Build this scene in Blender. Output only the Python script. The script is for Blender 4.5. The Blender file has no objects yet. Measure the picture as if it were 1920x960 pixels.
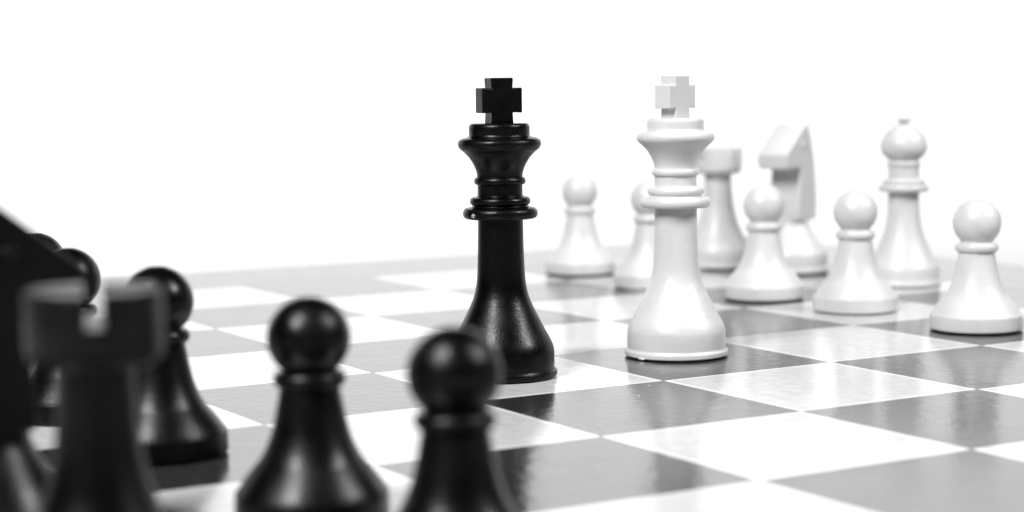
import bpy, bmesh, math, random
from mathutils import Vector, Matrix

S = 0.05                      # one board square = 50 mm; shapes below are written in squares
scene = bpy.context.scene
COL = scene.collection
random.seed(7)

# ------------------------------------------------------------------ camera
CAM = Vector((7.28516, -5.11620, 1.41501)) * S
RIGHT = Vector((0.510096, 0.860027, -0.012454))
UP = Vector((-0.073415, 0.057961, 0.995616))
BACK = Vector((0.856978, -0.506946, 0.092705))
cd = bpy.data.cameras.new('camera')
cam = bpy.data.objects.new('camera', cd); COL.objects.link(cam)
m = Matrix((RIGHT, UP, BACK)).transposed().to_4x4(); m.translation = CAM
cam.matrix_world = m
cd.sensor_width = 36; cd.lens = 3628.24 / 1920 * 36
cd.clip_start = 0.01; cd.clip_end = 50
cd.dof.use_dof = True
cd.dof.focus_distance = 9.05 * S
cd.dof.aperture_fstop = cd.lens / 1000 / (0.100 * S)
scene.camera = cam

# ------------------------------------------------------------------ world and lamps
w = bpy.data.worlds.new('World'); scene.world = w; w.use_nodes = True
bgn = w.node_tree.nodes['Background']
bgn.inputs[0].default_value = (1, 1, 1, 1); bgn.inputs[1].default_value = 0.012

def area(name, loc, target, sx, sy, power, spread=180):
    l = bpy.data.lights.new(name, 'AREA'); l.shape = 'RECTANGLE'
    l.size = sx; l.size_y = sy; l.energy = power; l.spread = math.radians(spread)
    o = bpy.data.objects.new(name, l); COL.objects.link(o)
    o.location = loc
    o.rotation_euler = (Vector(target) - Vector(loc)).to_track_quat('-Z', 'Y').to_euler()
    return o
def polar(az, el, d, c=(-0.6, 0, 0.5)):
    a, e = math.radians(az), math.radians(el)
    return Vector((c[0]*S + d*math.cos(e)*math.cos(a), c[1]*S + d*math.cos(e)*math.sin(a), c[2]*S + d*math.sin(e)))
FW = Vector((-0.8607, 0.5091, 0)); RT = Vector((0.5091, 0.8607, 0))
mid = (-0.6*S, 0, 0.5*S)
area('key_softbox', polar(-66, 45, 1.1), mid, 0.15, 0.50, 16.5)
area('side_softbox', polar(44, 42, 1.1), mid, 0.16, 0.34, 8.5)
WD = 36 * S
wall_c = Vector((CAM.x, CAM.y, 0)) + FW * WD
lp = Vector((CAM.x, CAM.y, 0)) + FW * (WD - 0.75) + Vector((0, 0, 1.45))
area('backdrop_lamp', lp, wall_c + Vector((0, 0, 0.10)), 3.0, 0.4, 34, 99)

vs = scene.view_settings
scene.display_settings.display_device = 'sRGB'
vs.view_transform = 'Standard'; vs.look = 'None'; vs.exposure = 0.0; vs.gamma = 1.0; vs.use_curve_mapping = False
scene.render.engine = 'CYCLES'
scene.cycles.use_denoising = True
scene.cycles.max_bounces = 8

# ------------------------------------------------------------------ helpers
def tag(o, label=None, cat=None, group=None, kind=None):
    for k, v in (('label', label), ('category', cat), ('group', group), ('kind', kind)):
        if v: o[k] = v
    return o
def link(name, me, parent=None):
    o = bpy.data.objects.new(name, me); COL.objects.link(o)
    if parent: o.parent = parent
    return o
def mesh_from_bm(name, bm, mat):
    me = bpy.data.meshes.new(name); bm.to_mesh(me); bm.free()
    me.materials.append(mat); return me

def mat(name, rgb, rough, spec=0.5, bump=0.0, bscale=900, col_var=0.0, rough_var=0.0, wear=0.0, rings=0.0):
    M = bpy.data.materials.new(name); M.use_nodes = True
    nt = M.node_tree; N = nt.nodes; L = nt.links
    b = N['Principled BSDF']
    b.inputs['Roughness'].default_value = rough
    b.inputs['Specular IOR Level'].default_value = spec
    b.inputs['Base Color'].default_value = (*[rgb]*3, 1)
    tc = N.new('ShaderNodeTexCoord')
    geo = N.new('ShaderNodeNewGeometry')
    if col_var or rough_var:
        n = N.new('ShaderNodeTexNoise'); n.inputs['Scale'].default_value = 160; n.inputs['Detail'].default_value = 6
        n.inputs['Roughness'].default_value = 0.65
        L.new(geo.outputs['Position'], n.inputs['Vector'])
        if col_var:
            r = N.new('ShaderNodeMapRange'); r.inputs['From Min'].default_value = 0.3; r.inputs['From Max'].default_value = 0.7
            r.inputs['To Min'].default_value = rgb*(1-col_var); r.inputs['To Max'].default_value = rgb*(1+col_var)
            L.new(n.outputs['Fac'], r.inputs['Value']); L.new(r.outputs['Result'], b.inputs['Base Color'])
        if rough_var:
            r = N.new('ShaderNodeMapRange'); r.inputs['From Min'].default_value = 0.3; r.inputs['From Max'].default_value = 0.7
            r.inputs['To Min'].default_value = rough-rough_var; r.inputs['To Max'].default_value = rough+rough_var
            L.new(n.outputs['Fac'], r.inputs['Value']); L.new(r.outputs['Result'], b.inputs['Roughness'])
    if wear:      # sparse small scuffs and specks with a shape of their own
        nw = N.new('ShaderNodeTexNoise'); nw.inputs['Scale'].default_value = 520; nw.inputs['Detail'].default_value = 3
        L.new(tc.outputs['Object'], nw.inputs['Vector'])
        rw = N.new('ShaderNodeMapRange'); rw.inputs['From Min'].default_value = 0.69; rw.inputs['From Max'].default_value = 0.74
        rw.inputs['To Min'].default_value = 1.0; rw.inputs['To Max'].default_value = 1.0-wear
        L.new(nw.outputs['Fac'], rw.inputs['Value'])
        mw = N.new('ShaderNodeMath'); mw.operation = 'MULTIPLY'; mw.inputs[0].default_value = rgb
        if b.inputs['Base Color'].is_linked: L.new(b.inputs['Base Color'].links[0].from_socket, mw.inputs[0])
        L.new(rw.outputs['Result'], mw.inputs[1]); L.new(mw.outputs[0], b.inputs['Base Color'])
    if bump:
        n2 = N.new('ShaderNodeTexNoise'); n2.inputs['Scale'].default_value = bscale; n2.inputs['Detail'].default_value = 5
        L.new(geo.outputs['Position'], n2.inputs['Vector'])
        bp = N.new('ShaderNodeBump'); bp.inputs['Strength'].default_value = bump; bp.inputs['Distance'].default_value = 0.0006
        L.new(n2.outputs['Fac'], bp.inputs['Height']); L.new(bp.outputs['Normal'], b.inputs['Normal'])
        if rings:     # faint turning marks round the axis
            mp = N.new('ShaderNodeMapping'); mp.inputs['Scale'].default_value = (30, 30, 1500)
            L.new(tc.outputs['Object'], mp.inputs['Vector'])
            n4 = N.new('ShaderNodeTexNoise'); n4.inputs['Scale'].default_value = 1; n4.inputs['Detail'].default_value = 3
            L.new(mp.outputs['Vector'], n4.inputs['Vector'])
            b4 = N.new('ShaderNodeBump'); b4.inputs['Strength'].default_value = rings; b4.inputs['Distance'].default_value = 0.0004
            L.new(n4.outputs['Fac'], b4.inputs['Height']); L.new(bp.outputs['Normal'], b4.inputs['Normal'])
            L.new(b4.outputs['Normal'], b.inputs['Normal'])
    return M

M_black = mat('black_plastic', 0.0006, 0.34, 0.28, bump=0.10, bscale=1500, rough_var=0.09, rings=0.07)
M_white = mat('ivory_white_plastic', 0.66, 0.38, 0.62, bump=0.06, bscale=900, col_var=0.04, rough_var=0.08, wear=0.22, rings=0.03)
M_disc = mat('dark_matte', 0.02, 0.95, 0.1)
M_chip = mat('chipped_plastic', 0.5, 0.5, 0.5, bump=0.4, bscale=3000)
M_chipw = mat('pale_plastic_burr', 0.8, 0.5, 0.4)
M_wall = mat('white_wall_paint', 0.85, 0.9, 0.1)
M_table = mat('pale_table_laminate', 0.6, 0.55, 0.35, bump=0.05, bscale=120, col_var=0.03)

def board_mat(name, rgb, edge_rgb=None):
    """laminated board print: satin film with fine streaks and a faint weave"""
    M = bpy.data.materials.new(name); M.use_nodes = True
    nt = M.node_tree; N = nt.nodes; L = nt.links
    b = N['Principled BSDF']; b.inputs['Specular IOR Level'].default_value = 0.55
    geo = N.new('ShaderNodeNewGeometry'); tc = N.new('ShaderNodeTexCoord')
    mp = N.new('ShaderNodeMapping'); mp.inputs['Scale'].default_value = (330, 330, 330)
    L.new(geo.outputs['Position'], mp.inputs['Vector'])
    n = N.new('ShaderNodeTexNoise'); n.inputs['Scale'].default_value = 1; n.inputs['Detail'].default_value = 4
    L.new(mp.outputs['Vector'], n.inputs['Vector'])
    # slow waviness of the film
    n3 = N.new('ShaderNodeTexNoise'); n3.inputs['Scale'].default_value = 95; n3.inputs['Detail'].default_value = 3
    L.new(geo.outputs['Position'], n3.inputs['Vector'])
    # weave of the film
    wx = N.new('ShaderNodeTexWave'); wx.bands_direction = 'X'; wx.inputs['Scale'].default_value = 420
    wy = N.new('ShaderNodeTexWave'); wy.bands_direction = 'Y'; wy.inputs['Scale'].default_value = 420
    for q in (wx, wy): L.new(geo.outputs['Position'], q.inputs['Vector'])
    wv = N.new('ShaderNodeMath'); wv.operation = 'MULTIPLY'
    L.new(wx.outputs['Fac'], wv.inputs[0]); L.new(wy.outputs['Fac'], wv.inputs[1])
    bp0 = N.new('ShaderNodeBump'); bp0.inputs['Strength'].default_value = 0.03; bp0.inputs['Distance'].default_value = 0.0003
    L.new(wv.outputs[0], bp0.inputs['Height'])
    bp1 = N.new('ShaderNodeBump'); bp1.inputs['Strength'].default_value = 0.17; bp1.inputs['Distance'].default_value = 0.0006
    L.new(n.outputs['Fac'], bp1.inputs['Height']); L.new(bp0.outputs['Normal'], bp1.inputs['Normal'])
    bp2 = N.new('ShaderNodeBump'); bp2.inputs['Strength'].default_value = 0.045; bp2.inputs['Distance'].default_value = 0.0012
    L.new(n3.outputs['Fac'], bp2.inputs['Height']); L.new(bp1.outputs['Normal'], bp2.inputs['Normal'])
    L.new(bp2.outputs['Normal'], b.inputs['Normal'])
    rr = N.new('ShaderNodeMapRange'); rr.inputs['From Min'].default_value = 0.3; rr.inputs['From Max'].default_value = 0.7
    rr.inputs['To Min'].default_value = 0.09; rr.inputs['To Max'].default_value = 0.15
    L.new(n3.outputs['Fac'], rr.inputs['Value']); L.new(rr.outputs['Result'], b.inputs['Roughness'])
    cr = N.new('ShaderNodeMapRange'); cr.inputs['From Min'].default_value = 0.3; cr.inputs['From Max'].default_value = 0.7
    cr.inputs['To Min'].default_value = rgb*0.92; cr.inputs['To Max'].default_value = rgb*1.08
    L.new(n.outputs['Fac'], cr.inputs['Value'])
    if edge_rgb:
        sp = N.new('ShaderNodeSeparateXYZ'); L.new(tc.outputs['Object'], sp.inputs[0])
        ax = N.new('ShaderNodeMath'); ax.operation = 'ABSOLUTE'; L.new(sp.outputs['X'], ax.inputs[0])
        ay = N.new('ShaderNodeMath'); ay.operation = 'ABSOLUTE'; L.new(sp.outputs['Y'], ay.inputs[0])
        mx = N.new('ShaderNodeMath'); mx.operation = 'MAXIMUM'; L.new(ax.outputs[0], mx.inputs[0]); L.new(ay.outputs[0], mx.inputs[1])
        e = N.new('ShaderNodeMapRange'); e.inputs['From Min'].default_value = 0.474*S; e.inputs['From Max'].default_value = 0.479*S
        L.new(mx.outputs[0], e.inputs['Value'])
        mix = N.new('ShaderNodeMix'); mix.data_type = 'FLOAT'
        L.new(e.outputs['Result'], mix.inputs[0]); L.new(cr.outputs['Result'], mix.inputs[2]); mix.inputs[3].default_value = edge_rgb
        L.new(mix.outputs[0], b.inputs['Base Color'])
    else:
        L.new(cr.outputs['Result'], b.inputs['Base Color'])
    return M
M_dark = board_mat('dark_board_film', 0.026)
M_light = board_mat('light_board_film', 0.59, 0.86)
M_border = board_mat('dark_border_film', 0.045)
M_core = mat('board_core', 0.08, 0.7, 0.2)

# ------------------------------------------------------------------ setting
def slab(name, outline, z0, z1, mt, parent=None, bevel=0.0):
    bm = bmesh.new()
    vs_ = [bm.verts.new((x*S, y*S, z0*S)) for x, y in outline]
    f = bm.faces.new(vs_)
    r = bmesh.ops.extrude_face_region(bm, geom=[f])
    bmesh.ops.translate(bm, verts=[v for v in r['geom'] if isinstance(v, bmesh.types.BMVert)], vec=(0, 0, (z1-z0)*S))
    bmesh.ops.recalc_face_normals(bm, faces=bm.faces)
    if bevel: bmesh.ops.bevel(bm, geom=list(bm.edges), offset=bevel*S, segments=2, affect='EDGES', profile=0.5)
    return link(name, mesh_from_bm(name, bm, mt), parent)

bm = bmesh.new()
hw, zb, zt, th = 2.2, -0.9, 0.62, 0.03
pts = []
for d in (0, th):
    for x, z in ((-hw, zb), (hw, zb), (hw, zt), (-hw, zt)):
        pts.append(bm.verts.new(wall_c + RT*x + FW*d + Vector((0, 0, z))))
for q in ((0,1,2,3), (7,6,5,4), (0,4,5,1), (1,5,6,2), (2,6,7,3), (3,7,4,0)):
    bm.faces.new([pts[i] for i in q])
bmesh.ops.recalc_face_normals(bm, faces=bm.faces)
wall = link('backdrop', mesh_from_bm('backdrop', bm, M_wall)); tag(wall, 'plain white backdrop board behind the chessboard', kind='structure')

table = slab('table', [(-6.05, -10), (8.6, -10), (8.6, 12), (-3.3, 12), (-5.5, 7.8), (-6.05, 5.0)], -0.8, -0.062, M_table, bevel=0.04)
tag(table, 'pale table top under the chessboard', kind='structure')

# ------------------------------------------------------------------ chessboard
board = link('chessboard', None); board.location = (-1*S, 0, -0.06*S)
tag(board, 'large dark and light chequered chessboard with a wide plain border', 'chessboard')
bx, by = 5.15, 5.15
slab('core', [(-bx+.01, -by+.01), (bx-.01, -by+.01), (bx-.01, by-.01), (-bx+.01, by-.01)], 0.0, 0.05, M_core, board)
for nm, o in (('border', [(-bx, -by), (bx, -by), (bx, -4.004), (-bx, -4.004)]), ('border', [(-bx, 4.004), (bx, 4.004), (bx, by), (-bx, by)]),
              ('border', [(-bx, -4), (-4.004, -4), (-4.004, 4), (-bx, 4)]), ('border', [(4.004, -4), (bx, -4), (bx, 4), (4.004, 4)])):
    slab(nm, o, 0.051, 0.0598, M_border, board, bevel=0.003)
def tile_mesh(name, mt):
    h = 0.4997
    o = slab(name, [(-h, -h), (h, -h), (h, h), (-h, h)], -0.008, 0.0, mt, None, bevel=0.0012)
    me = o.data; bpy.data.objects.remove(o); return me
dark_me, light_me = tile_mesh('dark_square', M_dark), tile_mesh('light_square', M_light)
for a in range(8):
    for b_ in range(8):
        # square i in [-1,0], j in [0,1] (a=4,b=4) is dark
        dk = (a + b_) % 2 == 0
        o = link('dark_square' if dk else 'light_square', dark_me if dk else light_me, board)
        o.location = ((a-3.5)*S, (b_-3.5)*S, 0.06*S)

# ------------------------------------------------------------------ turned pieces
def crom(pts, n=8):
    out = []
    P_ = [pts[0]] + list(pts) + [pts[-1]]
    for k in range(1, len(P_)-2):
        p0, p1, p2, p3 = P_[k-1], P_[k], P_[k+1], P_[k+2]
        for s in range(n):
            t = s/n
            out.append(tuple(0.5*((2*p1[c]) + (-p0[c]+p2[c])*t + (2*p0[c]-5*p1[c]+4*p2[c]-p3[c])*t*t + (-p0[c]+3*p1[c]-3*p2[c]+p3[c])*t**3) for c in (0, 1)))
    out.append(tuple(pts[-1])); return out
def lathe(name, runs, mt, seg=80):
    """runs: smooth runs of (radius, height); the joint between two runs is a crisp edge"""
    bm = bmesh.new(); rings = []; crisp = set()
    prof = []
    for k, r in enumerate(runs):
        c = crom(r, 8) if len(r) > 2 else list(r)
        if prof and abs(prof[-1][0]-c[0][0]) < 1e-6 and abs(prof[-1][1]-c[0][1]) < 1e-6:
            crisp.add(len(prof)-1); c = c[1:]
        prof += c
    for r, z in prof:
        r = max(r, 0.0)
        if r < 1e-4: rings.append([bm.verts.new((0, 0, z*S))])
        else: rings.append([bm.verts.new((r*S*math.cos(2*math.pi*k/seg), r*S*math.sin(2*math.pi*k/seg), z*S)) for k in range(seg)])
    for a in range(len(rings)-1):
        A, B = rings[a], rings[a+1]
        for k in range(seg):
            k2 = (k+1) % seg
            if len(A) == 1 and len(B) == 1: continue
            if len(A) == 1: f = bm.faces.new((A[0], B[k], B[k2]))
            elif len(B) == 1: f = bm.faces.new((A[k], A[k2], B[0]))
            else: f = bm.faces.new((A[k], A[k2], B[k2], B[k]))
            f.smooth = True
    for c in crisp:
        R_ = rings[c]
        if len(R_) > 1:
            for k in range(seg):
                e = bm.edges.get((R_[k], R_[(k+1) % seg]))
                if e: e.smooth = False
    bmesh.ops.recalc_face_normals(bm, faces=bm.faces)
    return mesh_from_bm(name, bm, mt)
def ring(r0, r, z0, z1, b=0.6):
    """rounded ring profile from inner radius r0 out to r between z0 and z1"""
    zc, h, d = (z0+z1)/2, (z1-z0)/2, min((z1-z0)/2, r-r0)
    arc = [(r-d + d*math.cos(t)**b if math.cos(t) > 0 else r-d, zc + h*math.sin(t)) for t in [(-90+180*k/12)*math.pi/180 for k in range(13)]]
    return [[(r0, z0), arc[0]], arc, [arc[-1], (r0, z1)]]

def lipped_base(R_, r, zl=0.034, zt=0.046):
    """foot with a rim, as under the king, bishop, knight and rook"""
    return [[(0, 0.006), (R_-0.008, 0.006)], [(R_-0.008, 0.006), (R_-0.001, 0.010), (R_, 0.017)], [(R_, 0.017), (R_, zl-0.008)],
            [(R_, zl-0.008), (R_-0.002, zl-0.001), (R_-0.008, zl+0.001), (r+0.001, zt-0.002)], [(r+0.001, zt-0.002), (r-0.03, zt)]]
def add(root, name, me, loc=None):
    o = link(name, me, root)
    if loc: o.location = loc
    return o

def cross_mesh(mt):
    wa, wu, t = 0.099, 0.054, 0.050
    z0, z1, z2, z3 = 1.190, 1.246, 1.358, 1.407
    o = [(-wu*1.03, z0), (wu*1.03, z0), (wu*.96, z1), (wa, z1-.003), (wa, z2+.003), (wu*.96, z2), (wu*1.03, z3), (-wu*1.03, z3), (-wu*.96, z2), (-wa, z2+.003), (-wa, z1-.003), (-wu*.96, z1)]
    bm = bmesh.new()
    f = bm.faces.new([bm.verts.new((t*S, y*S, z*S)) for y, z in o])
    r = bmesh.ops.extrude_face_region(bm, geom=[f])
    bmesh.ops.translate(bm, verts=[v for v in r['geom'] if isinstance(v, bmesh.types.BMVert)], vec=(-2*t*S, 0, 0))
    bmesh.ops.recalc_face_normals(bm, faces=bm.faces)
    bmesh.ops.bevel(bm, geom=list(bm.edges), offset=0.006*S, segments=2, affect='EDGES', profile=0.5)
    return mesh_from_bm('cross', bm, mt)
def blob_mesh(name, mt, sx, sy, sz, seed):
    rnd = random.Random(seed); bm = bmesh.new()
    bmesh.ops.create_icosphere(bm, subdivisions=2, radius=1)
    for v in bm.verts:
        k = 0.6+0.7*rnd.random(); v.co = Vector((v.co.x*sx*k, v.co.y*sy*k, v.co.z*sz*k))*S
    return mesh_from_bm(name, bm, mt)

def foot_disc(root, r):  # thin dark disc, slightly inset, makes a dark line below the foot
    add(root, 'dark_disc', lathe('dark_disc', [[(0, 0.0005), (r-0.02, 0.0005)], [(r-0.02, 0.0005), (r-0.02, 0.009)], [(r-0.02, 0.009), (0, 0.009)]], M_disc, 48))

def make_king(mt, name='chess_king'):
    t = link(name, None)
    foot_disc(t, 0.258)
    add(t, 'base', lathe('king_base', lipped_base(0.260, 0.246), mt))
    add(t, 'stem', lathe('king_stem', [[(0.2462, 0.040), (0.2475, 0.075), (0.2470, 0.118), (0.2440, 0.140), (0.2350, 0.166), (0.2150, 0.204), (0.1950, 0.241), (0.1720, 0.288), (0.1480, 0.337), (0.1290, 0.385), (0.1180, 0.435), (0.1125, 0.490), (0.1090, 0.580), (0.1070, 0.660), (0.1060, 0.752)]], mt))
    col = add(t, 'collar', lathe('king_collar', ring(0.08, 0.176, 0.749, 0.800, 0.75)+[[(0.150, 0.800), (0.134, 0.806), (0.128, 0.816)]]+ring(0.08, 0.142, 0.812, 0.850, 0.8)+[[(0.120, 0.849), (0.108, 0.856), (0.1055, 0.866), (0.1055, 0.912)]], mt))
    add(t, 'neck_ring', lathe('king_neck_ring', ring(0.07, 0.121, 0.908, 0.944, 0.8), mt))
    add(t, 'crown', lathe('king_crown', [[(0.1080, 0.938), (0.1075, 0.958), (0.1150, 0.985), (0.1270, 1.010), (0.1430, 1.035), (0.1640, 1.058), (0.1830, 1.074), (0.1930, 1.088), (0.1955, 1.101), (0.1915, 1.115), (0.1780, 1.124), (0.1590, 1.129), (0.1460, 1.134), (0.1420, 1.143)],
        [(0.1420, 1.143), (0.1425, 1.165), (0.1420, 1.178), (0.1385, 1.188), (0.1300, 1.194)], [(0.1300, 1.194), (0, 1.196)]], mt))
    add(t, 'cross', cross_mesh(mt))
    return t, col
def make_pawn(mt, hr=0.131, name='chess_pawn'):
    t = link(name, None)
    foot_disc(t, 0.25)
    add(t, 'base', lathe('pawn_base', [[(0, 0.007), (0.243, 0.007)], [(0.243, 0.007), (0.2495, 0.011), (0.251, 0.018)], [(0.251, 0.018), (0.2505, 0.045), (0.2490, 0.080)], [(0.2490, 0.080), (0.2465, 0.089), (0.2385, 0.097)], [(0.2385, 0.097), (0.20, 0.098)]], mt))
    add(t, 'stem', lathe('pawn_stem', [[(0.2400, 0.095), (0.2310, 0.109), (0.2120, 0.136), (0.1880, 0.166), (0.1640, 0.196), (0.1430, 0.236), (0.1270, 0.280), (0.1150, 0.328), (0.1060, 0.375), (0.0990, 0.415), (0.0955, 0.440)]], mt))
    add(t, 'collar', lathe('pawn_collar', ring(0.07, 0.117, 0.427, 0.479, 0.8), mt))
    zc = 0.720 - hr
    arc = [(0.088, 0.476), (0.086, 0.486), (0.092, 0.494)]
    for k in range(0, 15):
        a = math.radians(-47 + k*(47+73)/14)
        arc.append((hr*math.cos(a), zc + hr*0.99*math.sin(a)))
    top = arc[-1]
    add(t, 'head', lathe('pawn_head', [arc, [top, (top[0]*0.72, top[1]+0.0035), (top[0]*0.3, top[1]+0.0045), (0, top[1]+0.0045)]], mt))
    return t
def make_bishop(mt, name='chess_bishop'):
    t = link(name, None)
    foot_disc(t, 0.25)
    add(t, 'base', lathe('bishop_base', lipped_base(0.250, 0.238), mt))
    add(t, 'stem', lathe('bishop_stem', [[(0.2385, 0.040), (0.2395, 0.075), (0.2390, 0.108), (0.2340, 0.130), (0.2160, 0.162), (0.1980, 0.192), (0.1670, 0.250), (0.1420, 0.315), (0.1230, 0.380), (0.1100, 0.450), (0.1040, 0.530), (0.1015, 0.632)]], mt))
    add(t, 'collar', lathe('bishop_collar', ring(0.08, 0.167, 0.620, 0.667, 0.75)+[[(0.145, 0.667), (0.132, 0.671), (0.128, 0.677)]]+ring(0.08, 0.141, 0.669, 0.701, 0.8)+[[(0.120, 0.700), (0.105, 0.706), (0.1025, 0.716), (0.1025, 0.790)]], mt))
    add(t, 'neck_ring', lathe('bishop_neck_ring', ring(0.07, 0.1135, 0.786, 0.822, 0.8), mt))
    add(t, 'head', lathe('bishop_head', [[(0.095, 0.818), (0.099, 0.830), (0.118, 0.846), (0.140, 0.870), (0.1525, 0.900), (0.1540, 0.925), (0.1490, 0.956), (0.1340, 0.990), (0.1100, 1.022), (0.0820, 1.047), (0.0540, 1.062), (0.0360, 1.070)], [(0.0360, 1.070), (0, 1.0705)]], mt))
    add(t, 'finial', lathe('bishop_finial', [[(0.032, 1.064), (0.029, 1.073), (0.030, 1.081), (0.042, 1.087)], [(0.042, 1.087), (0.0580, 1.090), (0.0620, 1.096), (0.0600, 1.103), (0.0500, 1.108), (0.028, 1.111), (0, 1.112)]], mt))
    return t
def make_rook(mt, slot_az, name='chess_rook'):
    t = link(name, None)
    foot_disc(t, 0.262)
    add(t, 'base', lathe('rook_base', lipped_base(0.262, 0.250), mt))
    add(t, 'stem', lathe('rook_stem', [[(0.2505, 0.040), (0.2515, 0.085), (0.2500, 0.122), (0.2440, 0.145), (0.2250, 0.180), (0.2000, 0.220), (0.1720, 0.270), (0.1500, 0.320), (0.1300, 0.385), (0.1150, 0.455), (0.1060, 0.540), (0.1010, 0.640), (0.1000, 0.705)]], mt))
    h = add(t, 'head', lathe('rook_head', [[(0.07, 0.684), (0.148, 0.685)], [(0.148, 0.685), (0.160, 0.690), (0.1735, 0.706), (0.1790, 0.726)], [(0.1790, 0.726), (0.1800, 0.795)], [(0.1800, 0.795), (0, 0.796)]], mt))
    # four battlements, one mesh shared by all
    g = 0.025; n = 14; R_ = 0.180; z0, z1 = 0.790, 0.880
    a0 = math.asin(g/R_)
    o = [(g, g)] + [(R_*math.cos(a0+(math.pi/2-2*a0)*k/n), R_*math.sin(a0+(math.pi/2-2*a0)*k/n)) for k in range(n+1)]
    bm = bmesh.new()
    f = bm.faces.new([bm.verts.new((x*S, y*S, z0*S)) for x, y in o])
    r = bmesh.ops.extrude_face_region(bm, geom=[f])
    topv = [v for v in r['geom'] if isinstance(v, bmesh.types.BMVert)]
    bmesh.ops.translate(bm, verts=topv, vec=(0, 0, (z1-z0)*S))
    bmesh.ops.recalc_face_normals(bm, faces=bm.faces)
    bmesh.ops.bevel(bm, geom=[e for e in bm.edges if len(e.link_faces) == 2 and e.calc_face_angle() > 0.6], offset=0.007*S, segments=2, affect='EDGES', profile=0.5)
    me = mesh_from_bm('battlement', bm, mt)
    for k in range(4):
        b_ = link('battlement', me, h); b_.rotation_euler = (0, 0, math.radians(slot_az + 90*k))
    return t
def make_knight(mt, name='chess_knight'):
    t = link(name, None)
    foot_disc(t, 0.262)
    add(t, 'base', lathe('knight_base', lipped_base(0.262, 0.250), mt))
    add(t, 'stem', lathe('knight_stem', [[(0.2505, 0.040), (0.2515, 0.085), (0.2500, 0.122), (0.2440, 0.145), (0.2230, 0.178), (0.1950, 0.220), (0.1650, 0.262), (0.1400, 0.300), (0.1230, 0.335), (0.1150, 0.380)], [(0.1150, 0.380), (0, 0.381)]], mt))
    W = 0.122
    o = [(-0.134, 0.372), (0.108, 0.372), (0.114, 0.40), (0.110, 0.47), (0.102, 0.56), (0.092, 0.64), (0.083, 0.705), (0.080, 0.742), (0.100, 0.750), (0.252, 0.740), (0.268, 0.750), (0.278, 0.838), (0.268, 0.855), (0.022, 1.046), (0.006, 1.056), (-0.030, 1.052), (-0.066, 0.960), (-0.104, 0.840), (-0.130, 0.700), (-0.142, 0.560), (-0.142, 0.430)]
    bm = bmesh.new()
    f = bm.faces.new([bm.verts.new((x*S, W*S, z*S)) for x, z in o])
    r = bmesh.ops.extrude_face_region(bm, geom=[f])
    bmesh.ops.translate(bm, verts=[v for v in r['geom'] if isinstance(v, bmesh.types.BMVert)], vec=(0, -2*W*S, 0))
    bmesh.ops.recalc_face_normals(bm, faces=bm.faces)
    bmesh.ops.bevel(bm, geom=[e for e in bm.edges if len(e.link_faces) == 2 and e.calc_face_angle() > 0.9], offset=0.012*S, segments=3, affect='EDGES', profile=0.5)
    for f in bm.faces: f.smooth = f.calc_area() < 0.002*S*S or abs(f.normal.y) < 0.5
    for e in bm.edges:
        if len(e.link_faces) == 2 and e.calc_face_angle() > 0.45: e.smooth = False
    h = add(t, 'head', mesh_from_bm('knight_head', bm, mt))
    ringp = [[(0.010, 0), (0.012, 0.008), (0.018, 0.010), (0.024, 0.008), (0.027, 0)]]
    for s in (1, -1):
        e = link('eye', lathe('knight_eye', ringp, mt, 32), h)
        e.location = (0.045*S, s*W*S, 0.905*S); e.rotation_euler = (math.radians(-90*s), 0, 0)
    return t

def copy_tree(o, parent=None):
    c = o.copy(); COL.objects.link(c); c.parent = parent
    for ch in list(o.children): copy_tree(ch, c)
    return c
def put(o, x, y, az=0.0):
    o.location = (x*S, y*S, 0.0); o.rotation_euler = (0, 0, math.radians(az)); return o

# kings
bk, bk_col = make_king(M_black); put(bk, -0.545, -0.545, -10)
tag(bk, 'black plastic king with a square cross, standing alone mid-board beside the white king', 'chess king')
wk, wk_col = make_king(M_white); put(wk, -0.632, 0.525, 13)
tag(wk, 'white plastic king with a square cross, facing the black king mid-board', 'chess king')
# nick on the black king's collar and burr on the white king's foot
def on_ring(col, name, me, world_az, king_az, r, z):
    a = math.radians(world_az-king_az); o = link(name, me, col)
    o.location = (r*S*math.cos(a), r*S*math.sin(a), z*S); o.rotation_euler = (0, 0, a); return o
on_ring(bk_col, 'nick', blob_mesh('nick', M_chip, 0.008, 0.014, 0.011, 3), -30-46, -10, 0.174, 0.772)
wb = [c for c in wk.children if c.name.startswith('base')][0]
on_ring(wb, 'burr', blob_mesh('burr', M_chipw, 0.006, 0.022, 0.007, 5), -35.5-42, 13, 0.258, 0.010)

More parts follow.
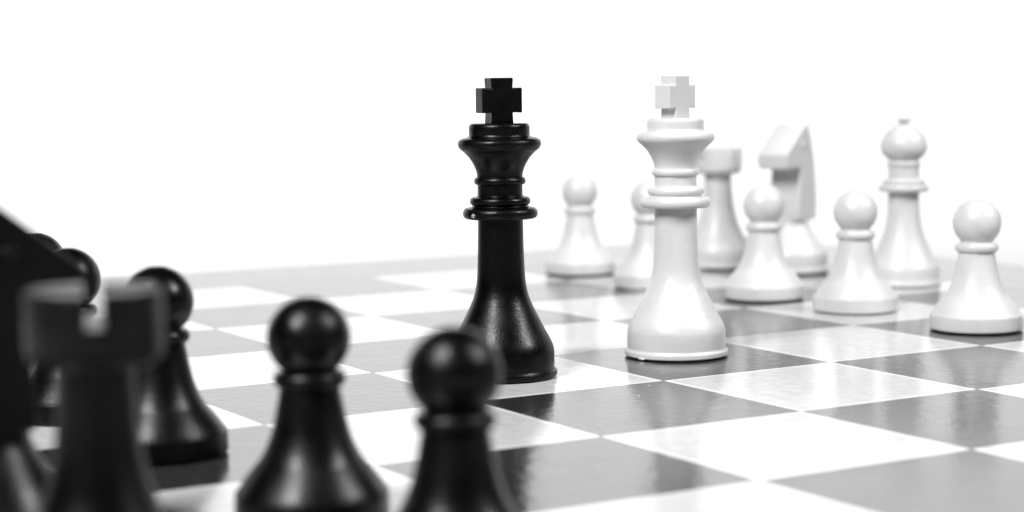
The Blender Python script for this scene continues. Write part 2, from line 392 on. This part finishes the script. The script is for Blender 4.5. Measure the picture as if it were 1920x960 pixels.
# white men
wp = make_pawn(M_white)
rows = [(-4.35, 2.335, 'white pawn farthest from the camera, just right of the black king', 20),
        (-3.341, 2.245, 'white pawn half hidden behind the left side of the white king', 75),
        (-2.335, 2.415, 'white pawn right of the white king, in front of the white knight', 140),
        (-1.52, 2.46, 'white pawn in front of and left of the white bishop', 200),
        (-0.475, 2.422, 'white pawn nearest the camera, rightmost of all the pieces', 300)]
for k, (x, y, lab, az) in enumerate(rows):
    o = wp if k == 0 else copy_tree(wp)
    put(o, x, y, az); tag(o, lab, 'chess pawn', 'white pawns on their home rank')
tag(put(make_rook(M_white, 12), -4.127, 3.393), 'white rook with a squat turret, partly behind the white king', 'chess rook')
tag(put(make_knight(M_white), -3.535, 3.605, -69), 'white knight with a flat blocky horse head, behind a white pawn', 'chess knight')
tag(put(make_bishop(M_white), -2.41, 3.64), 'white bishop with a round head and small finial', 'chess bishop')

# black men
bp = make_pawn(M_black, 0.135)
rows = [(2.57, -2.52, 'black pawn nearest the camera, in front of the black king', 0),
        (1.64, -2.54, 'black pawn standing clear between the nearest pawn and the black rook', 50),
        (0.36, -2.575, 'black pawn just right of and behind the blurred black rook', 120),
        (-0.64, -2.60, 'black pawn behind the black rook and knight muzzle, only its head edge clear', 190),
        (-1.52, -2.47, 'farthest black pawn, just the top of its head above the black knight', 260)]
for k, (x, y, lab, az) in enumerate(rows):
    o = bp if k == 0 else copy_tree(bp)
    put(o, x, y, az); tag(o, lab, 'chess pawn', 'black pawns on their home rank')
tag(put(make_rook(M_black, -18), 2.45, -3.516), 'blurred black rook with a notched turret in the left foreground', 'chess rook')
tag(put(make_knight(M_black), 1.50, -3.54, 92), 'blurred black knight cut off by the left edge of the picture', 'chess knight')

# ------------------------------------------------------------------ dust on the board
rnd = random.Random(11)
bm = bmesh.new()
for k in range(40):
    x, y = rnd.uniform(-5, 3), rnd.uniform(-4, 4)
    r = rnd.choice((0.002, 0.0025, 0.003, 0.004))
    q = bmesh.ops.create_icosphere(bm, subdivisions=1, radius=r*S)
    a = rnd.uniform(0, 3.14); sx = rnd.uniform(0.8, 2.2)
    for v in q['verts']:
        px, py = v.co.x*sx, v.co.y
        v.co = Vector((px*math.cos(a)-py*math.sin(a)+x*S, px*math.sin(a)+py*math.cos(a)+y*S, v.co.z*0.5+r*0.4*S))
dust = link('dust', mesh_from_bm('dust', bm, M_chipw)); tag(dust, 'tiny pale dust specks scattered on the chessboard', 'dust', kind='stuff')
